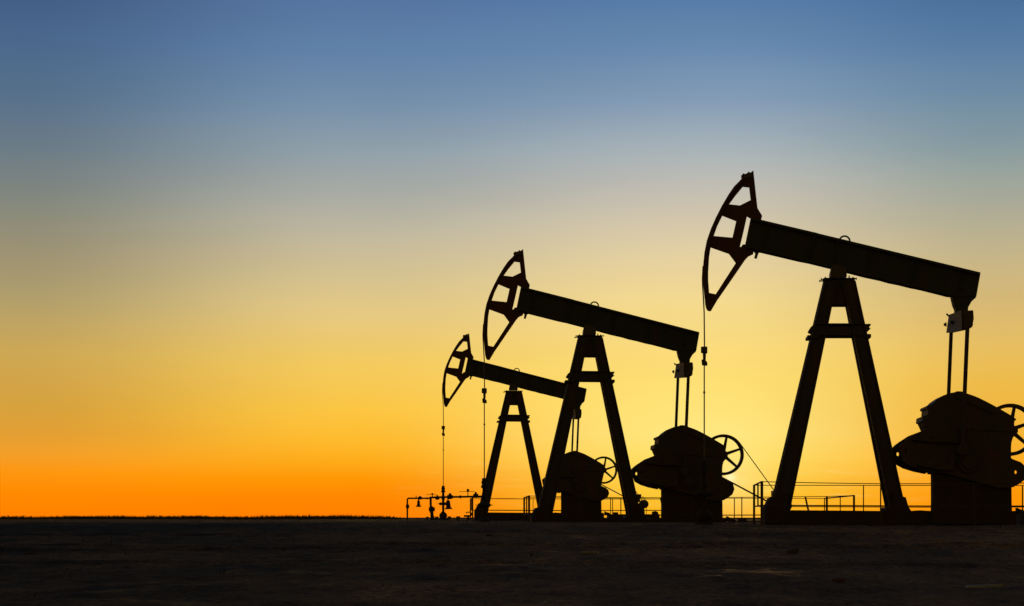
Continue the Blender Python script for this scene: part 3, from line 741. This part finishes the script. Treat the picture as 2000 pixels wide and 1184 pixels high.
COLS = (
 (30, [(1011, (255, 128, 0)), (965, (255, 138, 0)), (925, (254, 150, 16)), (890, (241, 158, 40)), (850, (226, 159, 52)), (800, (217, 163, 62)), (700, (205, 167, 84)), (600, (177, 158, 106)), (550, (166, 151, 112)), (500, (155, 145, 116)), (450, (142, 140, 121)), (400, (130, 135, 127)), (350, (118, 129, 132)), (300, (106, 123, 136)), (250, (95, 117, 138)), (200, (85, 111, 138)), (100, (74, 103, 140)), (0, (66, 92, 131))]),
 (700, [(1011, (255, 126, 0)), (970, (255, 135, 0)), (935, (255, 151, 4)), (900, (255, 173, 26)), (860, (255, 187, 46)), (800, (252, 198, 67)), (700, (243, 203, 98)), (600, (227, 200, 134)), (550, (216, 196, 143)), (500, (204, 189, 152)), (450, (189, 182, 159)), (400, (174, 174, 163)), (350, (160, 167, 166)), (300, (145, 160, 169)), (250, (131, 152, 171)), (200, (117, 144, 172)), (100, (97, 130, 169)), (0, (85, 116, 160))]),
 (1380, [(1011, (255, 180, 22)), (960, (255, 206, 58)), (900, (255, 225, 103)), (850, (255, 230, 126)), (750, (255, 225, 117)), (700, (254, 221, 121)), (600, (244, 217, 140)), (550, (238, 213, 151)), (500, (229, 209, 162)), (450, (217, 202, 170)), (400, (203, 194, 176)), (350, (188, 187, 181)), (300, (170, 180, 184)), (200, (132, 156, 182)), (100, (104, 138, 174)), (0, (86, 123, 168))]),
 (1960, [(1011, (255, 142, 0)), (960, (255, 153, 10)), (900, (251, 172, 38)), (850, (247, 181, 54)), (750, (240, 189, 76)), (700, (232, 189, 92)), (600, (213, 183, 117)), (550, (204, 181, 127)), (500, (193, 178, 138)), (450, (180, 174, 147)), (400, (165, 168, 153)), (350, (150, 162, 157)), (300, (133, 154, 161)), (200, (108, 138, 164)), (100, (87, 123, 163)), (0, (72, 112, 156))]),
)
azs = [math.atan((c[0] - 1000) / F) for c in COLS]
col = sky_ramp(COLS[0][1])
for i in range(1, len(COLS)):
    col = MIX(MR(az, azs[i - 1], azs[i]), col, sky_ramp(COLS[i][1]))
# thin streaks of cloud low over the horizon
mp = N.new("ShaderNodeCombineXYZ"); L.new(M('MULTIPLY', az, 22.0), mp.inputs[0]); L.new(M('MULTIPLY', el, 190.0), mp.inputs[1])
ns = N.new("ShaderNodeTexNoise"); ns.inputs["Scale"].default_value = 1.3; ns.inputs["Detail"].default_value = 7; ns.inputs["Roughness"].default_value = .62; L.new(mp.outputs[0], ns.inputs["Vector"])
band = M('MULTIPLY', M('MULTIPLY', MR(el, 0.0, R(.5)), MR(el, R(2.0), R(.9))), M('MULTIPLY', MR(az, R(-4.0), R(0.5)), MR(az, R(13), R(9))))
wisp = M('MULTIPLY', MR(ns.outputs["Fac"], .52, .80), band)
col = MIX(M('MULTIPLY', wisp, .55), col, lin((255, 224, 135)))
dk = M('MULTIPLY', MR(ns.outputs["Fac"], .48, .25), band)
col = MIX(M('MULTIPLY', dk, .22), col, lin((235, 120, 20)))
# faint broad unevenness of the high haze
mp2 = N.new("ShaderNodeCombineXYZ"); L.new(M('MULTIPLY', az, 5.0), mp2.inputs[0]); L.new(M('MULTIPLY', el, 26.0), mp2.inputs[1])
n2 = N.new("ShaderNodeTexNoise"); n2.inputs["Scale"].default_value = 1.0; n2.inputs["Detail"].default_value = 5; L.new(mp2.outputs[0], n2.inputs["Vector"])
vv = MR(n2.outputs["Fac"], .2, .8, .955, 1.045, 'LINEAR')
hs = N.new("ShaderNodeVectorMath"); hs.operation = 'SCALE'; L.new(col, hs.inputs[0]); L.new(vv, hs.inputs["Scale"]); col = hs.outputs[0]
# glow round the sun
dot = N.new("ShaderNodeVectorMath"); dot.operation = 'DOT_PRODUCT'; L.new(tc.outputs["Generated"], dot.inputs[0]); dot.inputs[1].default_value = sd
ang = M('ARCCOSINE', M('MINIMUM', dot.outputs["Value"], 0.9999999))
def gauss(w): return M('EXPONENT', M('MULTIPLY', M('POWER', M('DIVIDE', ang, R(w)), 2.0), -1.0))
col = MIX(M('MULTIPLY', gauss(.15), .85), col, (1.25, 1.05, .62))
col = MIX(M('MULTIPLY', gauss(1.0), .42), col, (1.05, .83, .32))
# unseen dusk dome away from the sunset, warm tint added to light soil and metal
nish = N.new("ShaderNodeTexSky"); nish.sky_type = 'NISHITA'; nish.sun_disc = False; nish.sun_elevation = SUN_EL; nish.sun_rotation = SUN_AZ
nish.air_density = 1.0; nish.dust_density = 1.5; nish.ozone_density = 2.0
nv = N.new("ShaderNodeVectorMath"); nv.operation = 'SCALE'; L.new(nish.outputs[0], nv.inputs[0]); nv.inputs["Scale"].default_value = 0.10
col = MIX(MR(ang, R(35), R(125)), col, MIX(1.0, nv.outputs[0], (4.2, 2.0, 0.45), "MULTIPLY"))
L.new(col, bg.inputs["Color"]); bg.inputs["Strength"].default_value = 1.0
